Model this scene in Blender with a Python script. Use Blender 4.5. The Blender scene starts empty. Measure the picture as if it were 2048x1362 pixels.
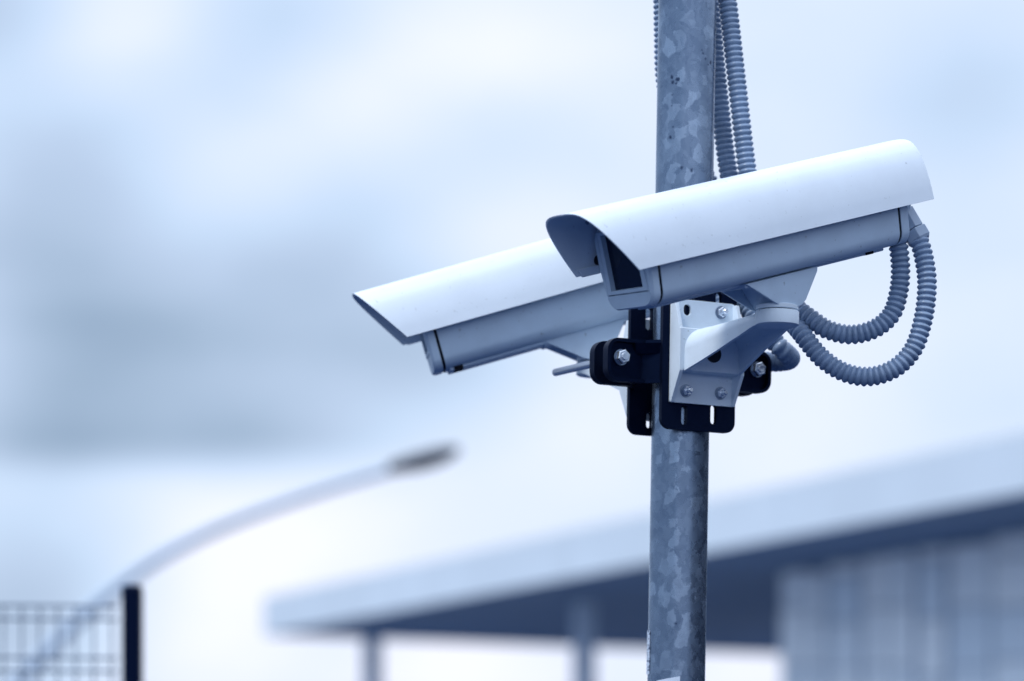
import bpy, bmesh, math, random
from mathutils import Vector, Matrix
from mathutils.geometry import tessellate_polygon

random.seed(7)
scene = bpy.context.scene
COL = scene.collection
PI = math.pi
R = math.radians
EYE = 2.0                       # lens height above the yard, metres
FPX, CX, YH = 5689.0, 1024.0, 1500.0   # 100 mm lens expressed in photo pixels, principal column, horizon row


def at(px, py, y):
    """world point seen at photo pixel (px, py) at depth y in front of the lens"""
    return Vector(((px - CX) * y / FPX, y, EYE + (YH - py) * y / FPX))


# ------------------------------------------------------------------ camera
cam = bpy.data.cameras.new('camera')
cam_ob = bpy.data.objects.new('camera', cam)
COL.objects.link(cam_ob)
cam_ob.location = (0, 0, EYE)
cam_ob.rotation_euler = (R(90), 0, 0)
cam.sensor_width = 36.0
cam.lens = FPX / 2048 * 36.0
cam.shift_y = (YH - 681.0) / 2048
cam.clip_start = 0.05
cam.clip_end = 6000
cam.dof.use_dof = True
cam.dof.focus_distance = 2.83
cam.dof.aperture_fstop = 3.55
scene.camera = cam_ob

# ------------------------------------------------------------------ sky
SUN_EL, SUN_AZ = R(56), R(-136)          # azimuth measured clockwise from +Y (the view direction)
world = bpy.data.worlds.new('World')
scene.world = world
world.use_nodes = True
wn, wl = world.node_tree.nodes, world.node_tree.links
wn.clear()
w_out = wn.new('ShaderNodeOutputWorld')
sky = wn.new('ShaderNodeTexSky')
sky.sky_type = 'NISHITA'
sky.sun_disc = False
sky.sun_elevation = SUN_EL
sky.sun_rotation = SUN_AZ
sky.air_density = 1.0
sky.dust_density = 1.0
bg_sky = wn.new('ShaderNodeBackground')
bg_sky.inputs['Strength'].default_value = 0.1
wl.new(sky.outputs[0], bg_sky.inputs['Color'])
SKY_K = 0.76
# overcast layer: soft cloud banks, described by their direction from the yard
CLOUDS = [(20,20,-0.528),(200,50,0.421),(400,170,-0.197),(560,30,-0.256),(800,100,0.112),(660,220,0.148),(250,250,-0.046),(100,320,-0.273),(40,520,-0.357),(430,350,0.126),(280,450,-0.146),(700,420,-0.165),(600,560,-0.279),(150,720,-0.288),(90,870,-0.468),(450,880,-0.532),(330,650,-0.292),(720,800,-0.202),(860,640,-0.244),(1000,470,0.191),(1000,300,-0.144),(960,790,-0.211),(1150,850,0.148),(90,1010,0.077),(420,960,0.292),(60,1120,-0.301),(430,1180,0.176),(640,1060,0.221),(1200,100,0.051),(1600,120,-0.042),(2000,120,-0.165),(1900,450,-0.059),(1750,720,0.075),(1600,860,0.110),(1950,820,-0.091),(1180,650,0.099),(900,880,0.151),(1030,90,0.138),(1900,250,-0.134),(340,1330,0.202),(800,1340,0.148),(1000,1340,0.182),(1500,1345,0.221),(60,1270,-0.30),(160,1360,-0.10)]
tc = wn.new('ShaderNodeTexCoord')
wmap = wn.new('ShaderNodeVectorMath'); wmap.operation = 'NORMALIZE'
wl.new(tc.outputs['Generated'], wmap.inputs[0])
wnoise = wn.new('ShaderNodeTexNoise')
wnoise.inputs['Scale'].default_value = 34.0
wnoise.inputs['Detail'].default_value = 5.0
wnoise.inputs['Roughness'].default_value = 0.55
wstretch = wn.new('ShaderNodeVectorMath'); wstretch.operation = 'MULTIPLY'
wstretch.inputs[1].default_value = (0.7, 0.7, 1.3)
wl.new(wmap.outputs[0], wstretch.inputs[0])
wl.new(wstretch.outputs[0], wnoise.inputs['Vector'])
SX, SZ = 150 / FPX, 95 / FPX
wsc = wn.new('ShaderNodeVectorMath'); wsc.operation = 'MULTIPLY'
wsc.inputs[1].default_value = (1 / SX, 1 / SX, 1 / SZ)
wl.new(wmap.outputs[0], wsc.inputs[0])
acc = None


def wmath(op, a, b=None):
    n = wn.new('ShaderNodeMath'); n.operation = op
    for i, v in enumerate((a, b)):
        if v is None:
            continue
        if isinstance(v, (int, float)):
            n.inputs[i].default_value = v
        else:
            wl.new(v, n.inputs[i])
    return n.outputs[0]


for (px, py, amp) in CLOUDS:
    d = (at(px, py, 1.0) - Vector((0, 0, EYE))).normalized()
    dn = wn.new('ShaderNodeVectorMath'); dn.operation = 'DISTANCE'
    wl.new(wsc.outputs[0], dn.inputs[0])
    dn.inputs[1].default_value = (d.x / SX, d.y / SX, d.z / SZ)
    g = wmath('MULTIPLY', dn.outputs['Value'], dn.outputs['Value'])
    g = wmath('POWER', math.exp(-0.5), g)
    g = wmath('MULTIPLY', g, amp)
    acc = g if acc is None else wmath('ADD', acc, g)
BANKS = [(180, 893, -0.15), (560, 885, -0.14), (160, 958, 0.11), (520, 950, 0.03), (240, 640, -0.10), (620, 700, -0.10)]
SX2, SZ2 = 230 / FPX, 34 / FPX
wsc2 = wn.new('ShaderNodeVectorMath'); wsc2.operation = 'MULTIPLY'
wsc2.inputs[1].default_value = (1 / SX2, 1 / SX2, 1 / SZ2)
wl.new(wmap.outputs[0], wsc2.inputs[0])
for (px, py, amp) in BANKS:                       # long flat cloud bases
    d = (at(px, py, 1.0) - Vector((0, 0, EYE))).normalized()
    dn = wn.new('ShaderNodeVectorMath'); dn.operation = 'DISTANCE'
    wl.new(wsc2.outputs[0], dn.inputs[0])
    dn.inputs[1].default_value = (d.x / SX2, d.y / SX2, d.z / SZ2)
    g = wmath('MULTIPLY', dn.outputs['Value'], dn.outputs['Value'])
    g = wmath('POWER', math.exp(-0.5), g)
    acc = wmath('ADD', acc, wmath('MULTIPLY', g, amp))
nz = wmath('MULTIPLY', wmath('SUBTRACT', wnoise.outputs['Fac'], 0.5), 0.15)
# the grey bank at the left edge of the view carries on round to the left, low in the sky
wsep0 = wn.new('ShaderNodeSeparateXYZ')
wl.new(wmap.outputs[0], wsep0.inputs[0])


def wramp(v, a, b_):
    n = wn.new('ShaderNodeMapRange'); n.interpolation_type = 'SMOOTHSTEP'
    n.inputs['From Min'].default_value, n.inputs['From Max'].default_value = a, b_
    wl.new(v, n.inputs['Value'])
    return n.outputs[0]


left = wmath('MULTIPLY', wramp(wsep0.outputs['X'], -0.17, -0.40), wramp(wsep0.outputs['Z'], 0.60, 0.22))
acc = wmath('ADD', acc, wmath('MULTIPLY', left, -0.46))
val = wmath('ADD', wmath('ADD', acc, nz), 0.74)
ramp = wn.new('ShaderNodeValToRGB')
wl.new(val, ramp.inputs['Fac'])
cr = ramp.color_ramp
cr.interpolation = 'LINEAR'
stops = [(0.0, (0.30, 0.41, 0.57)), (0.143, (0.376, 0.497, 0.672)), (0.381, (0.515, 0.645, 0.855)),
         (0.524, (0.606, 0.761, 0.99)), (0.714, (0.735, 0.852, 1.06)), (0.857, (0.850, 0.925, 1.12)), (1.0, (0.985, 1.015, 1.17))]
cr.elements[0].position, cr.elements[0].color = stops[0][0], (*stops[0][1], 1)
cr.elements[1].position, cr.elements[1].color = stops[-1][0], (*stops[-1][1], 1)
for p, c in stops[1:-1]:
    e = cr.elements.new(p)
    e.color = (*c, 1)
bg_cloud = wn.new('ShaderNodeBackground')
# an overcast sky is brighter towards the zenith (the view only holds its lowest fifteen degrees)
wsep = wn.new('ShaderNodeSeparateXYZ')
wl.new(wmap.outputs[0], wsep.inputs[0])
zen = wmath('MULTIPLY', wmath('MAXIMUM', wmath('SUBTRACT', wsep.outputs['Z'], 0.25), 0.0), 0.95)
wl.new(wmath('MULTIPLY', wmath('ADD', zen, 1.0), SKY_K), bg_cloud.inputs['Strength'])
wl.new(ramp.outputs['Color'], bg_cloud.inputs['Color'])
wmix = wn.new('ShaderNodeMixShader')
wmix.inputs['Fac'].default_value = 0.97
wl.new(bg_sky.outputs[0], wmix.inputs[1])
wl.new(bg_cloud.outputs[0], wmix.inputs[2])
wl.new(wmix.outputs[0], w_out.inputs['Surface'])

sun = bpy.data.lights.new('sun', 'SUN')
sun.energy = 1.5
sun.angle = R(14)
sun.color = (1.0, 0.97, 0.93)
sun_ob = bpy.data.objects.new('sun', sun)
COL.objects.link(sun_ob)
sd = Vector((math.sin(SUN_AZ) * math.cos(SUN_EL), math.cos(SUN_AZ) * math.cos(SUN_EL), math.sin(SUN_EL)))
sun_ob.rotation_euler = sd.to_track_quat('Z', 'Y').to_euler()
sun_ob.location = (0, 0, 30)

scene.view_settings.view_transform = 'Standard'
scene.view_settings.look = 'None'
scene.view_settings.exposure = 0.4
scene.view_settings.gamma = 1.0
scene.view_settings.use_curve_mapping = False
scene.render.engine = 'CYCLES'
scene.cycles.max_bounces = 8
scene.cycles.use_denoising = True


# ------------------------------------------------------------------ materials
def mat(name, col, rough=0.5, metal=0.0, var=0.0, vscale=40.0, bump=0.0, bscale=300.0, spec=0.5, coat=0.0, tint=None, specks=0.0):
    m = bpy.data.materials.new(name)
    m.use_nodes = True
    nt = m.node_tree
    b = nt.nodes['Principled BSDF']
    b.inputs['Base Color'].default_value = (*col, 1)
    b.inputs['Roughness'].default_value = rough
    b.inputs['Metallic'].default_value = metal
    b.inputs['Specular IOR Level'].default_value = spec
    b.inputs['Coat Weight'].default_value = coat
    if tint:
        b.inputs['Specular Tint'].default_value = (*tint, 1)
    tcn = nt.nodes.new('ShaderNodeTexCoord')
    if var:
        n = nt.nodes.new('ShaderNodeTexNoise')
        n.inputs['Scale'].default_value = vscale
        n.inputs['Detail'].default_value = 6
        n.inputs['Roughness'].default_value = 0.65
        nt.links.new(tcn.outputs['Object'], n.inputs['Vector'])
        mr = nt.nodes.new('ShaderNodeMapRange')
        mr.inputs['From Min'].default_value = 0.3
        mr.inputs['From Max'].default_value = 0.7
        mr.inputs['To Min'].default_value = 1 - var
        mr.inputs['To Max'].default_value = 1 + var
        nt.links.new(n.outputs['Fac'], mr.inputs['Value'])
        mx = nt.nodes.new('ShaderNodeVectorMath'); mx.operation = 'SCALE'
        mx.inputs[0].default_value = col
        nt.links.new(mr.outputs[0], mx.inputs['Scale'])
        nt.links.new(mx.outputs[0], b.inputs['Base Color'])
        mr2 = nt.nodes.new('ShaderNodeMapRange')
        mr2.inputs['From Min'].default_value = 0.3
        mr2.inputs['From Max'].default_value = 0.7
        mr2.inputs['To Min'].default_value = max(0.02, rough - 0.08)
        mr2.inputs['To Max'].default_value = min(1, rough + 0.08)
        nt.links.new(n.outputs['Fac'], mr2.inputs['Value'])
        nt.links.new(mr2.outputs[0], b.inputs['Roughness'])
    if specks and var:
        n3 = nt.nodes.new('ShaderNodeTexNoise')
        n3.inputs['Scale'].default_value = 210
        n3.inputs['Detail'].default_value = 2
        nt.links.new(tcn.outputs['Object'], n3.inputs['Vector'])
        m3 = nt.nodes.new('ShaderNodeMapRange')
        m3.inputs['From Min'].default_value = 0.70
        m3.inputs['From Max'].default_value = 0.78
        m3.inputs['To Min'].default_value = 1.0
        m3.inputs['To Max'].default_value = 1 - specks
        nt.links.new(n3.outputs['Fac'], m3.inputs['Value'])
        mm_ = nt.nodes.new('ShaderNodeMath'); mm_.operation = 'MULTIPLY'
        nt.links.new(mr.outputs[0], mm_.inputs[0]); nt.links.new(m3.outputs[0], mm_.inputs[1])
        nt.links.new(mm_.outputs[0], mx.inputs['Scale'])
    if bump:
        n2 = nt.nodes.new('ShaderNodeTexNoise')
        n2.inputs['Scale'].default_value = bscale
        n2.inputs['Detail'].default_value = 3
        nt.links.new(tcn.outputs['Object'], n2.inputs['Vector'])
        bp = nt.nodes.new('ShaderNodeBump')
        bp.inputs['Strength'].default_value = bump
        bp.inputs['Distance'].default_value = 0.001
        nt.links.new(n2.outputs['Fac'], bp.inputs['Height'])
        nt.links.new(bp.outputs[0], b.inputs['Normal'])
    return m


M = {}
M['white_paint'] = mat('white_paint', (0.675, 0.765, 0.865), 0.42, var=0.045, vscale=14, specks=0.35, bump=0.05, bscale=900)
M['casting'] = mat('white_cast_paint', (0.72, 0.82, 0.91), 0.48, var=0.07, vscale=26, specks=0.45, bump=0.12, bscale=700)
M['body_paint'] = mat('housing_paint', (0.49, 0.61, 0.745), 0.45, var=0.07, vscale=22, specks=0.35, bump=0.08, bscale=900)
M['black_plastic'] = mat('black_coated_steel', (0.0022, 0.0042, 0.0125), 0.5, var=0.25, vscale=60, bump=0.1, bscale=500, spec=0.25, tint=(0.12, 0.3, 1.0))
M['gasket'] = mat('black_rubber', (0.0015, 0.003, 0.010), 0.7, spec=0.2)
M['steel'] = mat('bright_zinc_steel', (0.74, 0.80, 0.88), 0.24, 0.8)
M['dull_steel'] = mat('dull_zinc_steel', (0.30, 0.37, 0.48), 0.35, 1.0, var=0.2, vscale=200)
M['conduit'] = mat('grey_conduit_plastic', (0.235, 0.325, 0.47), 0.28, var=0.14, vscale=45, spec=0.55)
M['gland'] = mat('grey_gland_plastic', (0.34, 0.43, 0.56), 0.40, var=0.05)
M['glass'] = mat('window_glass', (0.0018, 0.006, 0.022), 0.05, spec=0.55, tint=(0.45, 0.62, 1.0))
M['hole_dark'] = mat('painted_hole_dark', (0.002, 0.004, 0.012), 0.6)
M['asphalt'] = mat('asphalt', (0.010, 0.026, 0.072), 0.9, var=0.3, vscale=2.0, spec=0.2)
M['fence_steel'] = mat('fence_coating', (0.0022, 0.005, 0.018), 0.6, spec=0.15, tint=(0.12, 0.3, 1.0))
M['bounce_concrete'] = mat('bounce_concrete', (0.44, 0.50, 0.58), 0.85, var=0.12, vscale=0.8, spec=0.2)
M['wire'] = mat('fence_wire_coating', (0.10, 0.145, 0.23), 0.5)
M['mast'] = mat('galvanised_mast', (0.43, 0.55, 0.70), 0.5, 0.0, var=0.1, vscale=3)
M['lamp_head'] = mat('lamp_housing_grey', (0.012, 0.024, 0.055), 0.6)
M['fascia'] = mat('fascia_white', (0.64, 0.735, 0.83), 0.5, var=0.05, vscale=0.6)
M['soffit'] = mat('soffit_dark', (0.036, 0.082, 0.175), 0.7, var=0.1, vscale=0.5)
M['column'] = mat('column_grey', (0.42, 0.51, 0.64), 0.5, var=0.1, vscale=2)
M['backing'] = mat('wall_backing', (0.30, 0.37, 0.48), 0.8)
M['label'] = mat('label_paper', (0.62, 0.72, 0.86), 0.5)


def print_mat():
    """white sticker with a column of small grey print"""
    m = mat('printed_label', (0.62, 0.72, 0.86), 0.45)
    nt = m.node_tree
    b = nt.nodes['Principled BSDF']
    tcn = nt.nodes.new('ShaderNodeTexCoord')
    mp = nt.nodes.new('ShaderNodeMapping')
    mp.inputs['Scale'].default_value = (260, 260, 420)
    nt.links.new(tcn.outputs['Object'], mp.inputs['Vector'])
    n = nt.nodes.new('ShaderNodeTexNoise')
    n.inputs['Scale'].default_value = 1.0
    nt.links.new(mp.outputs[0], n.inputs['Vector'])
    rp = nt.nodes.new('ShaderNodeValToRGB')
    rp.color_ramp.elements[0].position = 0.42
    rp.color_ramp.elements[0].color = (0.10, 0.15, 0.26, 1)
    rp.color_ramp.elements[1].position = 0.50
    rp.color_ramp.elements[1].color = (0.62, 0.72, 0.86, 1)
    nt.links.new(n.outputs['Fac'], rp.inputs['Fac'])
    nt.links.new(rp.outputs[0], b.inputs['Base Color'])
    return m


M['print'] = print_mat()


def wall_mat():
    """panels: each sheet a little lighter or darker than its neighbours"""
    m = mat('cladding', (0.3, 0.38, 0.5), 0.55)
    nt = m.node_tree
    b = nt.nodes['Principled BSDF']
    oi = nt.nodes.new('ShaderNodeObjectInfo')
    rp = nt.nodes.new('ShaderNodeValToRGB')
    rp.color_ramp.elements[0].color = (0.60, 0.70, 0.81, 1)
    rp.color_ramp.elements[1].color = (0.82, 0.87, 0.92, 1)
    nt.links.new(oi.outputs['Random'], rp.inputs['Fac'])
    nt.links.new(rp.outputs[0], b.inputs['Base Color'])
    return m


M['cladding'] = wall_mat()


def pole_mat():
    """hot-dip galvanised steel: crystal spangle, pale patches and a few dark drips"""
    m = mat('galvanised_steel', (0.25, 0.34, 0.48), 0.38, 0.85)
    nt = m.node_tree
    N, L = nt.nodes, nt.links
    b = N['Principled BSDF']
    tcn = N.new('ShaderNodeTexCoord')
    wob = N.new('ShaderNodeTexNoise')
    wob.inputs['Scale'].default_value = 60
    wob.inputs['Detail'].default_value = 6
    wob.inputs['Roughness'].default_value = 0.62
    L.new(tcn.outputs['Object'], wob.inputs['Vector'])
    sub = N.new('ShaderNodeVectorMath'); sub.operation = 'SUBTRACT'
    sub.inputs[1].default_value = (0.5, 0.5, 0.5)
    L.new(wob.outputs['Color'], sub.inputs[0])
    scl = N.new('ShaderNodeVectorMath'); scl.operation = 'SCALE'
    scl.inputs['Scale'].default_value = 0.020
    L.new(sub.outputs[0], scl.inputs[0])
    add = N.new('ShaderNodeVectorMath'); add.operation = 'ADD'
    L.new(tcn.outputs['Object'], add.inputs[0])
    L.new(scl.outputs[0], add.inputs[1])
    mp = N.new('ShaderNodeMapping')
    mp.inputs['Rotation'].default_value = (0.4, 0.5, 0.3)
    mp.inputs['Scale'].default_value = (1.15, 1.0, 0.8)
    L.new(add.outputs[0], mp.inputs['Vector'])
    v1 = N.new('ShaderNodeTexVoronoi'); v1.inputs['Scale'].default_value = 84
    v2 = N.new('ShaderNodeTexVoronoi'); v2.inputs['Scale'].default_value = 170
    for v in (v1, v2):
        L.new(mp.outputs[0], v.inputs['Vector'])
    s1 = N.new('ShaderNodeSeparateColor'); L.new(v1.outputs['Color'], s1.inputs[0])
    s2 = N.new('ShaderNodeSeparateColor'); L.new(v2.outputs['Color'], s2.inputs[0])
    r1 = N.new('ShaderNodeValToRGB')
    r1.color_ramp.interpolation = 'LINEAR'
    els = r1.color_ramp.elements
    els[0].position, els[0].color = 0.0, (0.30, 0.30, 0.30, 1)
    els[1].position, els[1].color = 1.0, (1, 1, 1, 1)
    for p, c in ((0.45, 0.42), (0.72, 0.50), (0.82, 0.72), (0.92, 0.84)):
        e = els.new(p); e.color = (c, c, c, 1)
    L.new(s1.outputs[0], r1.inputs['Fac'])
    m1 = N.new('ShaderNodeMath'); m1.operation = 'MULTIPLY_ADD'
    L.new(s2.outputs[1], m1.inputs[0]); m1.inputs[1].default_value = 0.22
    L.new(r1.outputs[0], m1.inputs[2])
    big = N.new('ShaderNodeTexNoise'); big.inputs['Scale'].default_value = 9
    big.inputs['Detail'].default_value = 5
    L.new(tcn.outputs['Object'], big.inputs['Vector'])
    m2 = N.new('ShaderNodeMath'); m2.operation = 'MULTIPLY_ADD'
    L.new(big.outputs['Fac'], m2.inputs[0]); m2.inputs[1].default_value = 0.5
    L.new(m1.outputs[0], m2.inputs[2])
    wob2 = N.new('ShaderNodeTexNoise'); wob2.inputs['Scale'].default_value = 330; wob2.inputs['Detail'].default_value = 3
    L.new(tcn.outputs['Object'], wob2.inputs['Vector'])
    add2 = N.new('ShaderNodeVectorMath'); add2.operation = 'MULTIPLY_ADD'
    L.new(wob2.outputs['Color'], add2.inputs[0]); add2.inputs[1].default_value = (.0044, .0044, .0044)
    off2 = N.new('ShaderNodeVectorMath'); off2.operation = 'SUBTRACT'
    L.new(tcn.outputs['Object'], off2.inputs[0]); off2.inputs[1].default_value = (.0022, .0022, .0022)
    L.new(off2.outputs[0], add2.inputs[2])
    # dark zinc drips: small marks each at its own spot on the tube, (height above base, offset across, size)
    dark = None
    for (h, x, sz) in POLE_MARKS:
        dv = N.new('ShaderNodeVectorMath'); dv.operation = 'SUBTRACT'
        L.new(add2.outputs[0], dv.inputs[0]); dv.inputs[1].default_value = (x, -math.sqrt(max(0, 0.03 ** 2 - x * x)), h)
        ln = N.new('ShaderNodeVectorMath'); ln.operation = 'LENGTH'
        L.new(dv.outputs[0], ln.inputs[0])
        mr = N.new('ShaderNodeMapRange')
        mr.inputs['From Min'].default_value = sz * 0.45
        mr.inputs['From Max'].default_value = sz * 1.05
        mr.inputs['To Min'].default_value = 1.0
        mr.inputs['To Max'].default_value = 0.0
        L.new(ln.outputs['Value'], mr.inputs['Value'])
        if dark is None:
            dark = mr.outputs[0]
        else:
            mm = N.new('ShaderNodeMath'); mm.operation = 'MAXIMUM'
            L.new(dark, mm.inputs[0]); L.new(mr.outputs[0], mm.inputs[1])
            dark = mm.outputs[0]
    rc = N.new('ShaderNodeValToRGB')
    rc.color_ramp.elements[0].position = 0.35
    rc.color_ramp.elements[0].color = (0.100, 0.150, 0.240, 1)
    rc.color_ramp.elements[1].position = 1.30
    rc.color_ramp.elements[1].color = (0.32, 0.41, 0.54, 1)
    mrs = N.new('ShaderNodeMapRange')
    mrs.inputs['From Min'].default_value = 0.4
    mrs.inputs['From Max'].default_value = 1.5
    L.new(m2.outputs[0], mrs.inputs['Value'])
    rc.color_ramp.elements[0].position = 0.0
    rc.color_ramp.elements[1].position = 1.0
    L.new(mrs.outputs[0], rc.inputs['Fac'])
    mxc = N.new('ShaderNodeMix'); mxc.data_type = 'RGBA'
    L.new(dark, mxc.inputs['Factor'])
    L.new(rc.outputs[0], mxc.inputs['A'])
    mxc.inputs['B'].default_value = (0.035, 0.058, 0.115, 1)
    L.new(mxc.outputs['Result'], b.inputs['Base Color'])
    rr = N.new('ShaderNodeMapRange')
    rr.inputs['To Min'].default_value = 0.22
    rr.inputs['To Max'].default_value = 0.34
    L.new(s2.outputs[2], rr.inputs['Value'])
    L.new(rr.outputs[0], b.inputs['Roughness'])
    bp = N.new('ShaderNodeBump'); bp.inputs['Strength'].default_value = 0.12; bp.inputs['Distance'].default_value = 0.001
    L.new(m1.outputs[0], bp.inputs['Height'])
    L.new(bp.outputs[0], b.inputs['Normal'])
    return m


# ------------------------------------------------------------------ mesh helpers
class MB:
    def __init__(self):
        self.v, self.f = [], []

    def add(self, verts, faces):
        o = len(self.v)
        self.v += [Vector(p) for p in verts]
        self.f += [tuple(i + o for i in f) for f in faces]
        return self

    def box(self, a, b):
        (x0, y0, z0), (x1, y1, z1) = a, b
        return self.add([(x0, y0, z0), (x1, y0, z0), (x1, y1, z0), (x0, y1, z0), (x0, y0, z1), (x1, y0, z1), (x1, y1, z1), (x0, y1, z1)],
                        [(0, 3, 2, 1), (4, 5, 6, 7), (0, 1, 5, 4), (1, 2, 6, 5), (2, 3, 7, 6), (3, 0, 4, 7)])

    def hexa(self, bot, top):
        """eight corners: four of one end, four of the other"""
        return self.add(list(bot) + list(top), [(0, 3, 2, 1), (4, 5, 6, 7), (0, 1, 5, 4), (1, 2, 6, 5), (2, 3, 7, 6), (3, 0, 4, 7)])

    def loft(self, rings, cap0=True, cap1=True, closed=True):
        n = len(rings[0])
        vs = [p for r in rings for p in r]
        fs = []
        for i in range(len(rings) - 1):
            for j in range(n if closed else n - 1):
                k = (j + 1) % n
                fs.append((i * n + j, i * n + k, (i + 1) * n + k, (i + 1) * n + j))
        if cap0:
            fs.append(tuple(reversed(range(n))))
        if cap1:
            fs.append(tuple(range((len(rings) - 1) * n, len(rings) * n)))
        return self.add(vs, fs)

    def tube(self, pts, rad, sides=16, cap=True):
        pts = [Vector(p) for p in pts]
        n = len(pts)
        rf = rad if callable(rad) else (lambda i: rad)
        tang = [(pts[min(i + 1, n - 1)] - pts[max(i - 1, 0)]).normalized() for i in range(n)]
        ref = Vector((0, 0, 1)) if abs(tang[0].z) < 0.9 else Vector((1, 0, 0))
        nrm = tang[0].cross(ref).normalized()
        rings = []
        for i in range(n):
            if i:
                nrm = (nrm - tang[i] * nrm.dot(tang[i])).normalized()
            bi = tang[i].cross(nrm)
            r = rf(i)
            rings.append([pts[i] + (nrm * math.cos(2 * PI * k / sides) + bi * math.sin(2 * PI * k / sides)) * r for k in range(sides)])
        return self.loft(rings, cap, cap)

    def cyl(self, a, b, r, sides=24, r2=None):
        a, b = Vector(a), Vector(b)
        return self.tube([a, b], lambda i: r if i == 0 or r2 is None else r2, sides)

    def plate(self, outline, holes, z0, z1):
        """flat plate in the local xy plane with through holes"""
        loops = [outline] + holes
        pts = [p for l in loops for p in l]
        tri = tessellate_polygon([[Vector((p[0], p[1], 0)) for p in l] for l in loops])
        n = len(pts)
        vs = [(p[0], p[1], z0) for p in pts] + [(p[0], p[1], z1) for p in pts]
        fs = []
        for t in tri:
            a, b, c = (Vector((*pts[i], 0)) for i in t)
            t = tuple(t)
            if (b - a).cross(c - a).z < 0:
                t = t[::-1]
            fs.append(tuple(i + n for i in t))
            fs.append(t[::-1])
        o = 0
        for l in loops:
            k = len(l)
            for i in range(k):
                j = (i + 1) % k
                fs.append((o + i, o + j, o + j + n, o + i + n))
            o += k
        return self.add(vs, fs)

    def build(self, name, m, parent=None, smooth=35, bevel=0.0, seg=2, merge=True):
        me = bpy.data.meshes.new(name)
        me.from_pydata([tuple(p) for p in self.v], [], self.f)
        bm = bmesh.new()
        bm.from_mesh(me)
        if merge:
            bmesh.ops.remove_doubles(bm, verts=bm.verts, dist=1e-6)
        bmesh.ops.recalc_face_normals(bm, faces=bm.faces)
        bm.to_mesh(me)
        bm.free()
        me.materials.append(m)
        if smooth:
            me.polygons.foreach_set('use_smooth', [True] * len(me.polygons))
            me.set_sharp_from_angle(angle=R(smooth))
        o = bpy.data.objects.new(name, me)
        COL.objects.link(o)
        if parent is not None:
            o.parent = parent
        if bevel:
            bv = o.modifiers.new('bevel', 'BEVEL')
            bv.width = bevel
            bv.segments = seg
            bv.limit_method = 'ANGLE'
            bv.angle_limit = R(40)
            bv.harden_normals = True
        return o


def thing(name, label, cat, matrix=None, group=None):
    o = bpy.data.objects.new(name, None)
    o.empty_display_size = 0.05
    COL.objects.link(o)
    if matrix is not None:
        o.matrix_world = matrix
    return tag(o, label, cat, group)


def tag(o, label, cat, group=None):
    o['label'], o['category'] = label, cat
    if group:
        o['group'] = group
    return o


def structure(o):
    o['kind'] = 'structure'
    return o


def catmull(pts, step):
    pts = [Vector(p) for p in pts]
    P = [pts[0] * 2 - pts[1]] + pts + [pts[-1] * 2 - pts[-2]]
    dense = []
    for i in range(1, len(P) - 2):
        p0, p1, p2, p3 = P[i - 1:i + 3]
        # centripetal parametrisation keeps uneven spacing from overshooting
        t0 = 0.0
        t1 = t0 + math.sqrt((p1 - p0).length)
        t2 = t1 + math.sqrt((p2 - p1).length)
        t3 = t2 + math.sqrt((p3 - p2).length)
        for k in range(40):
            t = t1 + (t2 - t1) * k / 40
            a1 = p0 * ((t1 - t) / (t1 - t0)) + p1 * ((t - t0) / (t1 - t0))
            a2 = p1 * ((t2 - t) / (t2 - t1)) + p2 * ((t - t1) / (t2 - t1))
            a3 = p2 * ((t3 - t) / (t3 - t2)) + p3 * ((t - t2) / (t3 - t2))
            b1 = a1 * ((t2 - t) / (t2 - t0)) + a2 * ((t - t0) / (t2 - t0))
            b2 = a2 * ((t3 - t) / (t3 - t1)) + a3 * ((t - t1) / (t3 - t1))
            dense.append(b1 * ((t2 - t) / (t2 - t1)) + b2 * ((t - t1) / (t2 - t1)))
    dense.append(pts[-1])
    out, d, need = [dense[0]], 0.0, step
    for a, b in zip(dense, dense[1:]):
        l = (b - a).length
        while d + l >= need and l > 0:
            out.append(a.lerp(b, (need - d) / l))
            need += step
        d += l
    return out


def round_rect(x0, y0, x1, y1, r, n=6, rs=None):
    rs = rs or (r, r, r, r)
    out = []
    for (cx, cy, a0, rr) in ((x1 - rs[0], y1 - rs[0], 0, rs[0]), (x0 + rs[1], y1 - rs[1], 90, rs[1]),
                             (x0 + rs[2], y0 + rs[2], 180, rs[2]), (x1 - rs[3], y0 + rs[3], 270, rs[3])):
        if rr <= 1e-6:
            out.append((cx, cy))
            continue
        for k in range(n + 1):
            a = R(a0 + 90 * k / n)
            out.append((cx + rr * math.cos(a), cy + rr * math.sin(a)))
    return out


def slot(cx, cy, w, h, n=8):
    return round_rect(cx - w / 2, cy - h / 2, cx + w / 2, cy + h / 2, w / 2 - 1e-5, n)


def frame_matrix(x, y, z, o):
    m = Matrix((x, y, z)).transposed().to_4x4()
    m.translation = o
    return m


def hexring(c, r, rot=0.3):
    return [(c[0] + r * math.cos(rot + k * PI / 3), c[1] + r * math.sin(rot + k * PI / 3)) for k in range(6)]


def hex_nut(mb, u, v, n0, n1, af, rot=0.3):
    """hexagon along local z with chamfered outer face"""
    r = af / math.sqrt(3)
    mb.loft([[(*p, n0) for p in hexring((u, v), r, rot)], [(*p, n1 - af * 0.07) for p in hexring((u, v), r, rot)],
             [(*p, n1) for p in hexring((u, v), r * 0.86, rot)]])


# ------------------------------------------------------------------ ground
g = MB()
g.add([(-1500, -600, 0), (1500, -600, 0), (1500, 3000, 0), (-1500, 3000, 0)], [(0, 1, 2, 3)])
structure(g.build('ground', M['asphalt'], smooth=0))

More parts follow.
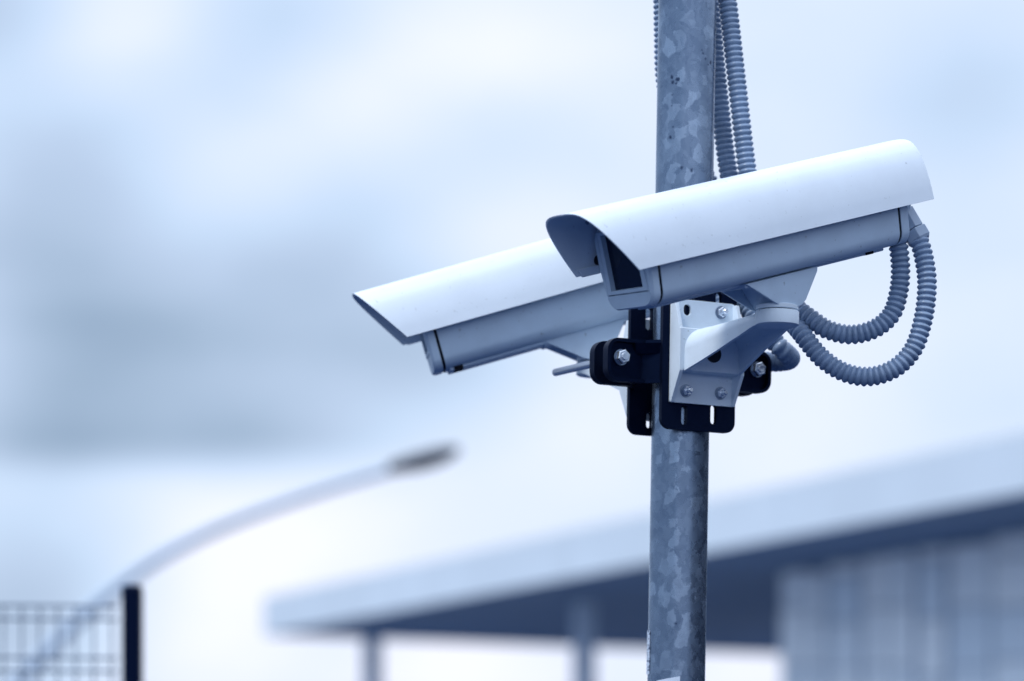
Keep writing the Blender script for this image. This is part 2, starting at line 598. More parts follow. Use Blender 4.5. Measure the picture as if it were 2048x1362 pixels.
# ------------------------------------------------------------------ canopy building far behind
CA, CB = Vector((-3.95, 45.5, 0)), Vector((5.1, 28.4, 0))
ce = (CB - CA).normalized()
cm = Vector((-ce.y, ce.x, 0))                       # away from the lens, under the roof
CZ0 = EYE + 1.84


def under(s, w):
    return CZ0 + 0.0378 * s - 0.0163 * w


def cpt(s, w, dz=0.0, z=None):
    p = CA + ce * s + cm * w
    p.z = under(s, w) + dz if z is None else z
    return p


S1, W1 = 108.0, 10.0
b = MB()
b.add([cpt(-3, -4.0, z=.004), cpt(26, -4.0, z=.004), cpt(26, 30, z=.004), cpt(-3, 30, z=.004)], [(0, 1, 2, 3)])
structure(b.build('bounce_pavement', M['bounce_concrete'], smooth=0))  # unseen pale slab added to bounce light onto soffit and wall
bld = thing('canopy_building', 'pale flat roofed canopy with deep white fascia and clad wall, blurred behind the pole', 'building')
bld.location = (0, 0, 0)
b = MB()
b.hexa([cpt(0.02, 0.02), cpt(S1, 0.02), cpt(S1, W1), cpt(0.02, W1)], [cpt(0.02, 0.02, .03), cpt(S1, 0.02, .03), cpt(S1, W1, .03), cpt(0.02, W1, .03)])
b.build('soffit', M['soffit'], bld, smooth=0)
b = MB()
b.hexa([cpt(0.05, 0.05, .035), cpt(S1, 0.05, .035), cpt(S1, W1, .035), cpt(0.05, W1, .035)],
       [cpt(0.05, 0.05, .5), cpt(S1, 0.05, .5), cpt(S1, W1, .5), cpt(0.05, W1, .5)])
b.build('roof', M['fascia'], bld, smooth=0)
k = 0
s = 0.0
while s < S1 - 0.5:                                  # fascia sheets butted along the front edge
    b = MB()
    e0, e1 = s, min(s + 4.98, S1)
    b.hexa([cpt(e0, -.02), cpt(e1, -.02), cpt(e1, .018), cpt(e0, .018)], [cpt(e0, -.02, .6), cpt(e1, -.02, .6), cpt(e1, .018, .6), cpt(e0, .018, .6)])
    b.build('fascia_panel', M['fascia'], bld, smooth=0)
    s += 5.0
b = MB()
b.hexa([cpt(-.02, -.02), cpt(-.002, -.02), cpt(-.002, W1), cpt(-.02, W1)], [cpt(-.02, -.02, .6), cpt(-.002, -.02, .6), cpt(-.002, W1, .6), cpt(-.02, W1, .6)])
b.build('fascia_panel', M['fascia'], bld, smooth=0)
for s in (0.3, 7.3):
    w = 1.75
    b = MB()
    h = 0.12
    b.hexa([cpt(s - h, w - h, z=0), cpt(s + h, w - h, z=0), cpt(s + h, w + h, z=0), cpt(s - h, w + h, z=0)],
           [cpt(s - h, w - h, -.003), cpt(s + h, w - h, -.003), cpt(s + h, w + h, -.003), cpt(s - h, w + h, -.003)])
    b.hexa([cpt(s - .2, w - .2, z=0.004), cpt(s + .2, w - .2, z=0.004), cpt(s + .2, w + .2, z=0.004), cpt(s - .2, w + .2, z=0.004)],
           [cpt(s - .2, w - .2, z=.03), cpt(s + .2, w - .2, z=.03), cpt(s + .2, w + .2, z=.03), cpt(s - .2, w + .2, z=.03)])
    b.build('column', M['column'], bld, smooth=0, bevel=.01)
SW = 11.9                                             # the clad room starts here
b = MB()
SR = 26.0                                             # beyond it, out of view, an added dark wall darkens the pole's reflection
b.hexa([cpt(SW, 2.06, z=0), cpt(SR, 2.06, z=0), cpt(SR, W1 - .3, z=0), cpt(SW, W1 - .3, z=0)],
       [cpt(SW, 2.06, -.004), cpt(SR, 2.06, -.004), cpt(SR, W1 - .3, -.004), cpt(SW, W1 - .3, -.004)])
b.build('wall', M['backing'], bld, smooth=0)
b = MB()
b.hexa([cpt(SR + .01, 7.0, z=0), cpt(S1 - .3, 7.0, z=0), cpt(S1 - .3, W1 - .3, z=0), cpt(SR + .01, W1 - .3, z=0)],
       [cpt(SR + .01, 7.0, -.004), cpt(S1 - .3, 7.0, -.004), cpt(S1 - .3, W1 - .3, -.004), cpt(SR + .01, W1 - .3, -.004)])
b.build('added_dark_wall', M['soffit'], bld, smooth=0)
s, i = SW, 0
rowh = 0.78
while s < SR - 1.0:
    wd = random.uniform(0.42, 1.0)
    gap = random.choice((.04, .05, .07, .12))
    rowh = random.uniform(0.55, 1.0)
    top = under(s, 2.0) - .02
    z = 0.15
    rows = []
    while z < top - .05:
        rows.append((z, min(z + rowh - .03, top)))
        z += rowh
    for (z0, z1) in rows:
        t = .03 + .02 * random.random()
        b = MB()
        s0, s1 = s, s + wd - gap
        zt0, zt1 = z1, z1
        b.hexa([cpt(s0, 2.055 - t, z=z0), cpt(s1, 2.055 - t, z=z0), cpt(s1, 2.055, z=z0), cpt(s0, 2.055, z=z0)],
               [cpt(s0, 2.055 - t, z=z1), cpt(s1, 2.055 - t, z=z1), cpt(s1, 2.055, z=z1), cpt(s0, 2.055, z=z1)])
        b.build('wall_panel', M['cladding'], bld, smooth=0)
    s += wd
    i += 1

# ------------------------------------------------------------------ street lamp behind the fence
YL = 18.0
LK = YL / 25.0
lamp = thing('street_lamp', 'tall curved grey street lamp rising out of the fence toward the sky', 'street lamp')
lamp_pts = [(-95, YH + 2.0 * FPX / YL), (-92, 1800), (-80, 1640), (-48, 1500), (10, 1400), (100, 1296), (200, 1202), (310, 1120), (430, 1058),
            (560, 1008), (680, 968), (770, 941), (800, 932)]
path = catmull([at(x, y, YL) for x, y in lamp_pts], 0.12)
nL = len(path)
MB().tube(path, lambda i: (0.085 - 0.043 * i / nL) * LK, 20).build('mast', M['mast'], lamp)
p0, p1 = at(772, 940, YL), at(918, 898, YL)
ax = (p1 - p0).normalized()
sd_ = Vector((0, 1, 0))
upv = sd_.cross(ax).normalized()
if upv.z < 0:
    upv = -upv
Ln = (p1 - p0).length
rings = []
for t, hw, hu, hd in ((0, .03, .03, .025), (.08, .07, .055, .05), (.3, .12, .07, .07), (.7, .13, .065, .07), (.93, .09, .045, .045), (1, .05, .02, .03)):
    rings.append([p0 + ax * (t * Ln) + sd_ * (LK * hw * math.cos(a)) + upv * (LK * (hu if math.sin(a) > 0 else hd) * math.sin(a)) for a in [2 * PI * k / 20 for k in range(20)]])
MB().loft(rings).build('lamp_head', M['lamp_head'], lamp, smooth=60)
rings = []
for t, hw, dd in ((.34, .02, .068), (.40, .08, .074), (.65, .09, .078), (.85, .06, .060), (.9, .02, .05)):
    rings.append([p0 + ax * (t * Ln) + sd_ * (LK * hw * math.cos(a)) - upv * (LK * (dd + .012 * math.sin(a))) for a in [2 * PI * k / 14 for k in range(14)]])
MB().loft(rings).build('lamp_glass', M['glass'], lamp, smooth=60)

# ------------------------------------------------------------------ mesh fence at lower left
YF = 5.0
post_top = at(265, 1171, YF)
fence = thing('mesh_fence', 'dark welded wire fence with black post in the lower left corner', 'fence')
fd = Vector((-0.985, -0.17, 0)).normalized()        # the fence runs left and slightly nearer
fn = Vector((fd.y, -fd.x, 0))
for off in (0.0, 2.53):
    c = post_top + fd * off
    b = MB()
    fx = Vector((1, 0, 0)) if off == 0 else fd
    fy = Vector((0, 1, 0)) if off == 0 else fn
    o4 = [fx * x + fy * y for x, y in ((-.0168, -.02), (.0168, -.02), (.0168, .02), (-.0168, .02))]
    b.hexa([Vector((c.x, c.y, 0)) + q for q in o4], [Vector((c.x, c.y, post_top.z - .006)) + q for q in o4])
    po = b.build('post', M['fence_steel'], fence, bevel=.004)
    b = MB()
    o5 = [q * 1.06 for q in o4]
    b.hexa([Vector((c.x, c.y, post_top.z - .0055)) + q for q in o5], [Vector((c.x, c.y, post_top.z)) + q * 0.85 for q in o4])
    b.build('post_cap', M['fence_steel'], po, smooth=0)
z_top = EYE + (YH - 1210) * YF / FPX
pa = Vector((post_top.x, post_top.y, 0)) + fd * .026
wire_r = 0.0017
mbv = MB().cyl((0, 0, 0.06), (0, 0, z_top), wire_r, 8)
v0 = None
for k in range(78):
    if v0 is None:
        v0 = mbv.build('vertical_wire', M['wire'], fence)
        vw = v0
    else:
        vw = v0.copy(); COL.objects.link(vw); vw.parent = fence
    vw.location = pa + fd * (.010 + .0312 * k)
h0 = None
zs = []
z = z_top - 0.003
for k in range(9):
    zs += [z, z - 0.023]
    z -= 0.091 if k % 2 == 0 else 0.36
mbh = MB().cyl((0, 0, 0), fd * 2.45, wire_r + .0008, 8)
for z in zs:
    if z < 0.05:
        continue
    if h0 is None:
        h0 = mbh.build('horizontal_wire', M['wire'], fence)
        hw = h0
    else:
        hw = h0.copy(); COL.objects.link(hw); hw.parent = fence
    hw.location = pa - fn * .0085 + Vector((0, 0, z))
for z in (z_top - .40, 1.2, .4):
    c = Vector((post_top.x, post_top.y, z)) + fd * .022
    b = MB()
    q = [fd * x + fn * y for x, y in ((-.008, -.018), (.014, -.018), (.014, .010), (-.008, .010))]
    b.hexa([c + p for p in q], [c + p + Vector((0, 0, .028)) for p in q])
    b.build('clip', M['fence_steel'], fence, bevel=.003)

# ------------------------------------------------------------------ the steel pole
TILT = 0.0165
DP = 2.955
AX = Vector((math.sin(TILT), 0, math.cos(TILT)))
CC = at(1363, 720, DP)                                # pole axis at clamp height
base = CC - AX * (CC.z / AX.z)
PX = Vector((math.cos(TILT), 0, -math.sin(TILT)))
pole = thing('steel_pole', 'galvanised grey steel pole with mottled spangle carrying the two cameras', 'pole', frame_matrix(PX, Vector((0, 1, 0)), AX, base))
POLE_H = 3.12


def hp(py):                                           # height along the pole of photo row py
    return (EYE + (YH - py) * DP / FPX) / AX.z


POLE_MARKS = [(hp(166), -.0165, .0022), (hp(176), -.0150, .0024), (hp(172), -.0105, .0030), (hp(180), -.0118, .0018), (hp(285), -.0170, .0022), (hp(202), -.0155, .0012),
              (hp(222), -.0160, .0012), (hp(264), -.0150, .0012), (hp(348), -.005, .0022), (hp(352), .0055, .0026), (hp(118), .0155, .0014), (hp(128), .0185, .0016),
              (hp(112), .0140, .0012), (hp(133), .0240, .0022), (hp(138), .0215, .0014), (hp(1250), -.003, .0014), (hp(172), .026, .0014)]
M['pole'] = pole_mat()
b = MB()
N = 64
zz = [0.0] + [0.02 + (POLE_H - .02) * i / 12 for i in range(13)]
b.loft([[(.03 * math.cos(2 * PI * k / N), .03 * math.sin(2 * PI * k / N), z) for k in range(N)] for z in zz])
b.build('tube', M['pole'], pole)
b = MB()
b.loft([[(r * math.cos(2 * PI * k / 32), r * math.sin(2 * PI * k / 32), z) for k in range(32)] for r, z in ((.0312, POLE_H - .02), (.0312, POLE_H + .006), (.027, POLE_H + .012))])
b.build('pole_cap', M['black_plastic'], pole)
b = MB()
b.plate(round_rect(-.1, -.1, .1, .1, .015), [], 0.0, .012)
bp_ = b.build('base_plate', M['pole'], pole)
for sx in (-1, 1):
    for sy in (-1, 1):
        b = MB()
        hex_nut(b, sx * .075, sy * .075, .012, .024, .024)
        b.cyl((sx * .075, sy * .075, .012), (sx * .075, sy * .075, .036), .007, 12)
        b.build('anchor_bolt', M['dull_steel'], bp_)


def curved_label(name, a0, a1, zt0, zt1, zb0, zb1, m, r=.0303, t=.0004):
    b = MB()
    n = 16
    top, bot = [], []
    rings = []
    for i in range(n + 1):
        f = i / n
        a = a0 + (a1 - a0) * f
        zt, zb = zt0 + (zt1 - zt0) * f, zb0 + (zb1 - zb0) * f
        rings.append([(rr * math.cos(a), rr * math.sin(a), z) for rr, z in ((r, zb), (r + t, zb), (r + t, zt), (r, zt))])
    b.loft(rings)
    return b.build(name, m, pole)


st = curved_label('sticker', R(180 - 55), R(180 + 20), hp(1262), hp(1262), hp(1348), hp(1350), M['print'], t=.0007)
st['label'] = 'narrow white sticker with small print on the left edge of the pole'
st = curved_label('sticker', R(270 - 44), R(270 + 4), hp(1363), hp(1354), hp(1460), hp(1452), M['label'])
st['label'] = 'white sticker low on the front of the pole'

# ------------------------------------------------------------------ clamp on the pole (local: x across, y up, z out toward the front)
TH = R(27.5)
RY = Matrix(((math.cos(TILT), 0, math.sin(TILT)), (0, 1, 0), (-math.sin(TILT), 0, math.cos(TILT))))
CU = RY @ Vector((math.cos(TH), math.sin(TH), 0))
CV = RY @ Vector((0, 0, 1))
CN = RY @ Vector((math.sin(TH), -math.cos(TH), 0))
MC = frame_matrix(CU, CV, CN, CC)
MCR = MC @ Matrix.Rotation(PI, 4, 'Y')
mm = 0.001
clamp = thing('pole_clamp', 'black bolted two-plate clamp gripping the pole between the cameras', 'clamp', MC)


def clamp_half(flip):
    sg = -1 if flip else 1
    holes = [slot(18 * mm, -59 * mm, 7.2 * mm, 20 * mm), slot(-17 * mm, -62 * mm, 7.2 * mm, 20 * mm),
             slot(22 * mm, 57 * mm, 7.2 * mm, 20 * mm), slot(-21 * mm, 43 * mm, 7.2 * mm, 20 * mm)]
    if flip:
        holes = [slot(20 * mm, -61 * mm, 6.5 * mm, 17 * mm), slot(-20 * mm, -61 * mm, 6.5 * mm, 17 * mm),
                 slot(22 * mm, 45 * mm, 8 * mm, 24 * mm), slot(-21 * mm, 45 * mm, 8 * mm, 24 * mm)]
    b = MB()
    b.plate(round_rect(-44 * mm, -77 * mm, 44 * mm, 73 * mm, 11 * mm, 8), holes, 30.5 * mm, 36 * mm)
    pl = b.build('clamp_plate', M['black_plastic'], clamp, bevel=.0009, seg=2)
    ears = []
    for sx in (-1, 1):
        b = MB()
        z1, z0 = 12.5 * mm, 9 * mm
        # ear floor, ramp up to the plate
        outl = [(99, -29), (97, 13.5)]
        xs = [(44 * mm, 30.4 * mm), (55 * mm, z1), (99 * mm, z1)]
        ys = (-30 * mm, 14 * mm)

        def strip(pts, y0, y1, th):
            for (xa, za), (xb, zb) in zip(pts, pts[1:]):
                b.hexa([(sx * xa, y0, za - th), (sx * xb, y0, zb - th), (sx * xb, y1, zb - th), (sx * xa, y1, za - th)],
                       [(sx * xa, y0, za), (sx * xb, y0, zb), (sx * xb, y1, zb), (sx * xa, y1, za)])
        rr = round_rect(54 * mm, ys[0], 98.5 * mm, ys[1], 9 * mm, 6, rs=(13 * mm, .1 * mm, .1 * mm, 13 * mm))
        b.plate([(sx * x, y) for x, y in rr], [], z0, z1)
        strip([(40 * mm, 33 * mm), (55 * mm, z1)], ys[0], ys[1], 5.5 * mm)
        # raised rim round the tray
        inner = round_rect(54 * mm, ys[0] + 3.5 * mm, 95 * mm, ys[1] - 3.5 * mm, 6 * mm, 6, rs=(9.5 * mm, .1 * mm, .1 * mm, 9.5 * mm))
        hi = 19 * mm
        n = len(rr)
        vs = [(sx * x, y, z1 - .2 * mm) for x, y in rr] + [(sx * x, y, z1 - .2 * mm) for x, y in inner] + \
             [(sx * x, y, hi) for x, y in rr] + [(sx * x, y, hi) for x, y in inner]
        fs = []
        for i in range(n):
            j = (i + 1) % n
            if max(abs(rr[i][0] - 54 * mm), abs(rr[j][0] - 54 * mm)) < 1 * mm:
                fs.append((i, j, j + n, i + n)); fs.append((i + 2 * n, j + 2 * n, j + 3 * n, i + 3 * n))
                continue
            fs += [(i, j, j + 2 * n, i + 2 * n), (i + n, j + n, j + 3 * n, i + 3 * n), (i + 2 * n, j + 2 * n, j + 3 * n, i + 3 * n)]
        b.add(vs, fs)
        # rims carried on along the ramp up to the plate
        for (ya, yb) in ((ys[1] - 3.5 * mm, ys[1]), (ys[0], ys[0] + 3.5 * mm)):
            q0 = [(54.2 * mm, z1), (54.2 * mm, hi), (40 * mm, 36.5 * mm), (40 * mm, 30 * mm)]
            b.hexa([(sx * x, ya, z) for x, z in q0], [(sx * x, yb, z) for x, z in q0])
        # chamfer rib under the top rim
        ra = [(66 * mm, ys[1] - 3.6 * mm, z1), (66 * mm, ys[1] - 3.6 * mm, 17.5 * mm), (62 * mm, 0 * mm, z1)]
        rb = [(40 * mm, ys[1] - 3.6 * mm, 30 * mm), (40 * mm, ys[1] - 3.6 * mm, 35.5 * mm), (40 * mm, 0 * mm, 31 * mm)]
        b.add([(sx * x, y, z) for x, y, z in ra + rb], [(0, 1, 2), (3, 5, 4), (0, 3, 4, 1), (1, 4, 5, 2), (2, 5, 3, 0)])
        ears.append(b.build('clamp_ear', M['black_plastic'], pl, smooth=30, bevel=.0007, seg=2, merge=False))
    if flip:
        rot = Matrix.Rotation(PI, 4, 'Y')
        for o in [pl] + ears:
            o.data.transform(rot)
    return pl


clamp_half(False)
clamp_half(True)
for u, v, back in ((-80 * mm, -5 * mm, -128 * mm), (84 * mm, -5 * mm, -62 * mm)):
    b = MB()
    b.cyl((u, v, back), (u, v, 23.5 * mm), 4 * mm, 20)
    rod = b.build('threaded_rod', M['steel'], clamp, bevel=.0006)
    b = MB(); b.cyl((u, v, 12.7 * mm), (u, v, 14.4 * mm), 8.3 * mm, 28)
    b.build('washer', M['dull_steel'], rod, bevel=.0003)
    b = MB(); hex_nut(b, u, v, 14.5 * mm, 21.5 * mm, 13 * mm, 0.35)
    b.build('nut', M['steel'], rod, smooth=25, bevel=.0003)
    b = MB(); b.cyl((u, v, -12.7 * mm), (u, v, -14.4 * mm), 8.3 * mm, 28)
    b.build('washer', M['dull_steel'], rod)
    b = MB(); hex_nut(b, u, v, -14.5 * mm, -21 * mm, 13 * mm, 0.1)
    b.build('nut', M['black_plastic'], rod, smooth=25)


# ------------------------------------------------------------------ cast arms that carry the cameras
def make_bracket(name, label, matrix, dv, disc_top):
    t = thing(name, label, 'bracket', matrix, 'white cast arms on the pole clamp')
    d = dv * mm
    f0 = 36.4 * mm
    b = MB()
    b.plate(round_rect(-36 * mm, -50 * mm + d, 41 * mm, 56 * mm + d, 2 * mm, 3, rs=(5 * mm, 1.5 * mm, 1.5 * mm, 1.5 * mm)),
            [slot(-17.5 * mm, 45.5 * mm + d, 8.5 * mm, 11.5 * mm), ], f0, 39.5 * mm)
    base_ = b.build('base_plate', M['casting'], t, bevel=.0006)
    b = MB()
    b.box((-35.9 * mm, -19 * mm + d, 39.6 * mm), (40.9 * mm, 24.5 * mm + d, 57 * mm))
    b.build('root_block', M['casting'], t, bevel=.0012)
    for x0, x1 in ((-36 * mm, -32 * mm), (37 * mm, 41 * mm)):
        b = MB()
        prof = [(-50, 39.4), (-50, 40.2), (-19.3, 57.4), (24.8, 55.5), (54, 45.5), (54, 39.4)]
        b.loft([[(x, v * mm + d, n * mm) for v, n in prof] for x in (x0 - .05 * mm, x1)])
        b.build('web', M['casting'], t, smooth=0, bevel=.0007)
    # hollow arm, open below
    b = MB()
    secs = [(56.8, 3.5, 34, 25, -19.5, 24), (66, 3.5, 32.4, 25, -16.6, 22), (84, 3.5, 29.6, 25, -11.2, 19), (108, 3.3, 26.4, 25.3, -4, 15),
            (130, 3, 24, 25.8, 2.6, 12), (150, 3, 22.3, 26.2, 8.5, 9.5), (164, 3, 21.2, 26.5, 12.8, 9), (176, 3, 21.0, 26.8, 14.5, 9)]

    def arch(c, w, vt, vb, r, inset):
        w, vt, r = w - inset, vt - inset, max(2, r - inset)
        pts = [(c - w, vb), (c - w, vt - r)]
        for k in range(1, 13):
            a = PI - PI * k / 24
            pts.append((c - w + r + r * math.cos(a), vt - r + r * math.sin(a)))
        pts2 = [(2 * c - x, y) for x, y in reversed(pts)]
        return pts + pts2
    ro, ri = [], []
    for n, c, w, vt, vb, r in secs:
        ro.append([(x * mm, y * mm + d, n * mm) for x, y in arch(c, w, vt, vb, min(r, w - 1), 0)])
        ri.append([(x * mm, y * mm + d, n * mm) for x, y in arch(c, w, vt, vb, min(r, w - 1), 3.2)])
    rings = [o + list(reversed(i)) for o, i in zip(ro, ri)]
    b.loft(rings, True, True)
    b.build('arm', M['casting'], t, smooth=40)
    b = MB()
    n = 40
    c = (3 * mm, 177 * mm)
    rr = 21.6 * mm
    b.loft([[(c[0] + r * math.cos(2 * PI * k / n), v * mm + d, c[1] + r * math.sin(2 * PI * k / n)) for k in range(n)]
            for r, v in ((rr - 2.5 * mm, 13.2), (rr, 14.6), (rr, 27.2), (rr - .8 * mm, 28.0))])
    b.build('arm_tip', M['casting'], t, smooth=50)
    b = MB()
    b.loft([[(c[0] + r * math.cos(2 * PI * k / n), v, c[1] + r * math.sin(2 * PI * k / n)) for k in range(n)]
            for r, v in ((rr - 3 * mm, 28.05 * mm + d), (rr - 3 * mm, 28.9 * mm + d))])
    b.build('gap_ring', M['gasket'], t, smooth=40)
    b = MB()
    b.loft([[(c[0] + r * math.cos(2 * PI * k / n), v, c[1] + r * math.sin(2 * PI * k / n)) for k in range(n)]
            for r, v in ((rr - 1.2 * mm, 28.95 * mm + d), (rr - .6 * mm, 29.4 * mm + d), (rr - .6 * mm, disc_top), (rr - 3 * mm, disc_top + 1 * mm))])
    b.build('swivel_disc', M['casting'], t, smooth=40)
    b = MB()
    b.cyl((4 * mm, 0 * mm + d, 57.05 * mm), (4 * mm, 0 * mm + d, 57.5 * mm), 9 * mm, 28)
    b.build('painted_hole_disc', M['hole_dark'], t)  # flat black disc on the block face paints the dark of a hole
    for u, v in ((22.5, 46), (-18, -37.5), (23.5, -37)):
        b = MB(); b.cyl((u * mm, v * mm + d, 39.6 * mm), (u * mm, v * mm + d, 40.8 * mm), 6.6 * mm, 24)
        wsh = b.build('washer', M['dull_steel'], t)
        b = MB(); hex_nut(b, u * mm, v * mm + d, 40.9 * mm, 45.6 * mm, 9.6 * mm, .2 + .4 * (u + v) % 1)
        b.build('nut', M['steel'], t, smooth=25, bevel=.0003)
        b = MB(); b.tube([(u * mm, v * mm + d, n_ * mm) for n_ in (39.6, 50.0, 51.2)], lambda i: (3 * mm, 3 * mm, 2.0 * mm)[i], 16)
        b.build('stud', M['steel'], t)
    return t


make_bracket('camera_bracket', 'white cast arm bolted to the clamp under the nearer right camera', MC, 0, 33 * mm)
make_bracket('camera_bracket.001', 'white cast arm behind the clamp holding up the farther left camera', MCR, -11, 22 * mm)


# ------------------------------------------------------------------ security cameras (local: x forward, y toward the near side, z up; origin at the hood's lower front corners)
def axes(yaw, pitch, roll):
    a = Vector((-math.cos(yaw), -math.sin(yaw), 0))
    l = Vector((-math.sin(yaw), math.cos(yaw), 0))
    u = Vector((0, 0, 1))
    fw = a * math.cos(pitch) - u * math.sin(pitch)
    up = u * math.cos(pitch) + a * math.sin(pitch)
    l2 = l * math.cos(roll) + up * math.sin(roll)
    up2 = up * math.cos(roll) - l * math.sin(roll)
    return fw, -l2, up2


HALF = [(52, 0), (51.2, 6), (49.9, 15), (47.6, 26), (44.6, 36.5), (40.8, 46), (35.6, 54.2), (28.5, 60.3), (19.5, 63.4), (9.5, 64.4), (0, 64.6)]


def hood_profile(off):
    """smooth arch, half profile from the near lower edge to the crown, mirrored"""
    pts = [Vector((y, z, 0)) for y, z in HALF] + [Vector((-y, z, 0)) for y, z in reversed(HALF[:-1])]
    dense = catmull(pts, 2.4)
    out = []
    for i, p in enumerate(dense):
        tg = (dense[min(i + 1, len(dense) - 1)] - dense[max(i - 1, 0)]).normalized()
        nrm = Vector((-tg.y, tg.x, 0))
        out.append((p.x + nrm.x * off, p.y + nrm.y * off))
    return out


HOOD_L, HOOD_F, HOOD_H = 376.0, 42.0, 64.6


def make_camera(label, matrix, dz=0.0, rail_w=24):
    """dz: how much deeper the housing hangs below the hood, mm"""
    t = thing('security_camera', label, 'security camera', matrix, 'security cameras on the pole')
    # sunshield
    po, pi_ = hood_profile(0), hood_profile(1.7)
    b = MB()
    def sfront(z):
        return HOOD_F * max(z, 0) / HOOD_H
    rings = []
    NS = 14
    for k in range(NS + 1):
        f = k / NS
        ro = [((1 - f) * sfront(z) + f * (-HOOD_L - 3 * z / HOOD_H), y, z) for y, z in po]
        ri = [((1 - f) * sfront(z) + f * (-HOOD_L - 3 * z / HOOD_H), y, z) for y, z in pi_]
        rings.append([tuple(c * mm for c in p) for p in ro + list(reversed(ri))])
    b.loft(rings, False, False)
    n2 = len(po)
    # close the two thin end rims
    for base_i, flip in ((0, True), (NS * n2 * 2, False)):
        fs = []
        for i in range(n2 - 1):
            a, c = base_i + i, base_i + i + 1
            d, e = base_i + 2 * n2 - 2 - i, base_i + 2 * n2 - 1 - i
            fs.append((a, c, d, e))
        b.f += fs
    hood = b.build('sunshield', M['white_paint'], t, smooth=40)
    for sy in (-1, 1):                                # folded lip along each lower edge
        b = MB()
        b.hexa([(-4 * mm, sy * 50.1 * mm, .4 * mm), (-4 * mm, sy * 47.4 * mm, .4 * mm), (-(HOOD_L - 2) * mm, sy * 47.4 * mm, .4 * mm), (-(HOOD_L - 2) * mm, sy * 50.1 * mm, .4 * mm)],
               [(1 * mm, sy * 48.6 * mm, 9 * mm), (1 * mm, sy * 46.2 * mm, 9 * mm), (-(HOOD_L - 2) * mm, sy * 46.2 * mm, 9 * mm), (-(HOOD_L - 2) * mm, sy * 48.6 * mm, 9 * mm)])
        b.build('lip', M['white_paint'], hood, smooth=0, bevel=.0008)
        b = MB(); b.cyl((-26 * mm, sy * 40 * mm, 13 * mm), (-26 * mm, sy * 48.6 * mm, 13 * mm), 5.2 * mm, 16)
        b.build('spacer', M['gasket'], hood)
    b = MB(); b.cyl((-12 * mm, -33.5 * mm, 50 * mm), (-12 * mm, -35.5 * mm, 52 * mm), 1.6 * mm, 12)
    b.build('rivet', M['dull_steel'], hood)

    zb = -37.5 - dz

    def sec(x, hw=41.5, bot=zb, top=44.0, r=15, hb=38.0):
        """rounded housing section, slightly narrower at the bottom"""
        pts = []
        for k in range(9):
            a = R(270 + 90 * k / 8)
            pts.append((hb - r + r * math.cos(a), bot + r + r * math.sin(a)))
        pts += [(hw, 5.0), (hw, 28.0)]
        for k in range(7):
            a = R(90 * k / 6)
            pts.append((hw - 14 + 14 * math.cos(a), top - 14 + 14 * math.sin(a)))
        full = pts + [(-y, z) for y, z in reversed(pts)]
        return [(x * mm, y * mm, z * mm) for y, z in full]
    # body
    b = MB()
    b.loft([sec(-32.6), sec(-120), sec(-240), sec(-336)], True, True)
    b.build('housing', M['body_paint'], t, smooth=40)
    b = MB()
    b.loft([sec(-29.6, 40.6, zb + 1, 43, 14, 37.2), sec(-32.4, 40.6, zb + 1, 43, 14, 37.2)])
    b.build('gasket', M['gasket'], t)
    b = MB()
    b.loft([sec(-336.3, 40.2, zb + 1.2, 43, 14, 37), sec(-339, 40.2, zb + 1.2, 43, 14, 37)])
    b.build('gasket', M['gasket'], t)
    # front bezel with the window
    b = MB()
    outer0, outer1 = sec(-29.4), sec(-22.0)
    outer2 = sec(-19.2, 39, zb + 1.6, 42.5, 14, 35.5)
    wz0, wz1, wy = -18.2, 36.0, 26.2
    m_ = len(outer0)
    inner = []
    for (x, y, z) in outer2:                          # project the ring onto the cover-plate rectangle
        cy, cz = y, z - 9 * mm
        s_ = 1.0 / max(abs(cy) / (33.5 * mm), abs(cz) / (31.6 * mm))
        inner.append((-19.0 * mm, cy * s_, cz * s_ + 9 * mm))
    groove = [(-20.6 * mm, y, z) for x, y, z in inner]
    b.loft([outer0, outer1, outer2, inner, groove], True, False)
    bez = b.build('front_bezel', M['body_paint'], t, smooth=35)
    b = MB()
    b.loft([[(x * mm, y * mm, z * mm) for y, z in q] for x, q in
            ((-20.8, [(-33, -22), (33, -22), (33, 40), (-33, 40)]), (-18.7, [(-32.6, -21.8), (32.6, -21.8), (32.6, 39.8), (-32.6, 39.8)]),
             (-18.3, [(-32, -21.3), (32, -21.3), (32, 39.4), (-32, 39.4)]),
             (-18.3, [(-wy, wz0), (wy, wz0), (wy, wz1), (-wy, wz1)]), (-24.5, [(-wy + .5, wz0 + .5), (wy - .5, wz0 + .5), (wy - .5, wz1 - .5), (-wy + .5, wz1 - .5)]))], False, False)
    b.build('cover_plate', M['body_paint'], t, smooth=0)
    b = MB()
    b.box((-26.2 * mm, -wy * mm, wz0 * mm), (-23.6 * mm, wy * mm, wz1 * mm))
    b.build('window_glass', M['glass'], t, smooth=0)
    # bottom rail with a clip at each end
    b = MB()
    b.box((-332 * mm, -rail_w * mm, (zb - 3.2) * mm), (-36 * mm, rail_w * mm, (zb + .6) * mm))
    rail = b.build('bottom_rail', M['body_paint'], t, bevel=.0012)
    for x in ((-46,) if rail_w > 20 else (-312,)):
        b = MB(); q = 4.6 if x > -100 else 3.5
        b.box(((x - 5) * mm, 2 * mm, (zb - q) * mm), ((x + 5) * mm, (rail_w + 1.5) * mm, (zb + 1.0) * mm))
        b.build('clip', M['gasket'], rail, bevel=.0008)
    # rear flange and domed cap
    b = MB()
    b.loft([sec(-339.2), sec(-349.2), sec(-350, 39.5, zb + 2, 43, 14, 36)], True, True)
    b.build('rear_flange', M['body_paint'], t, smooth=40)
    b = MB()
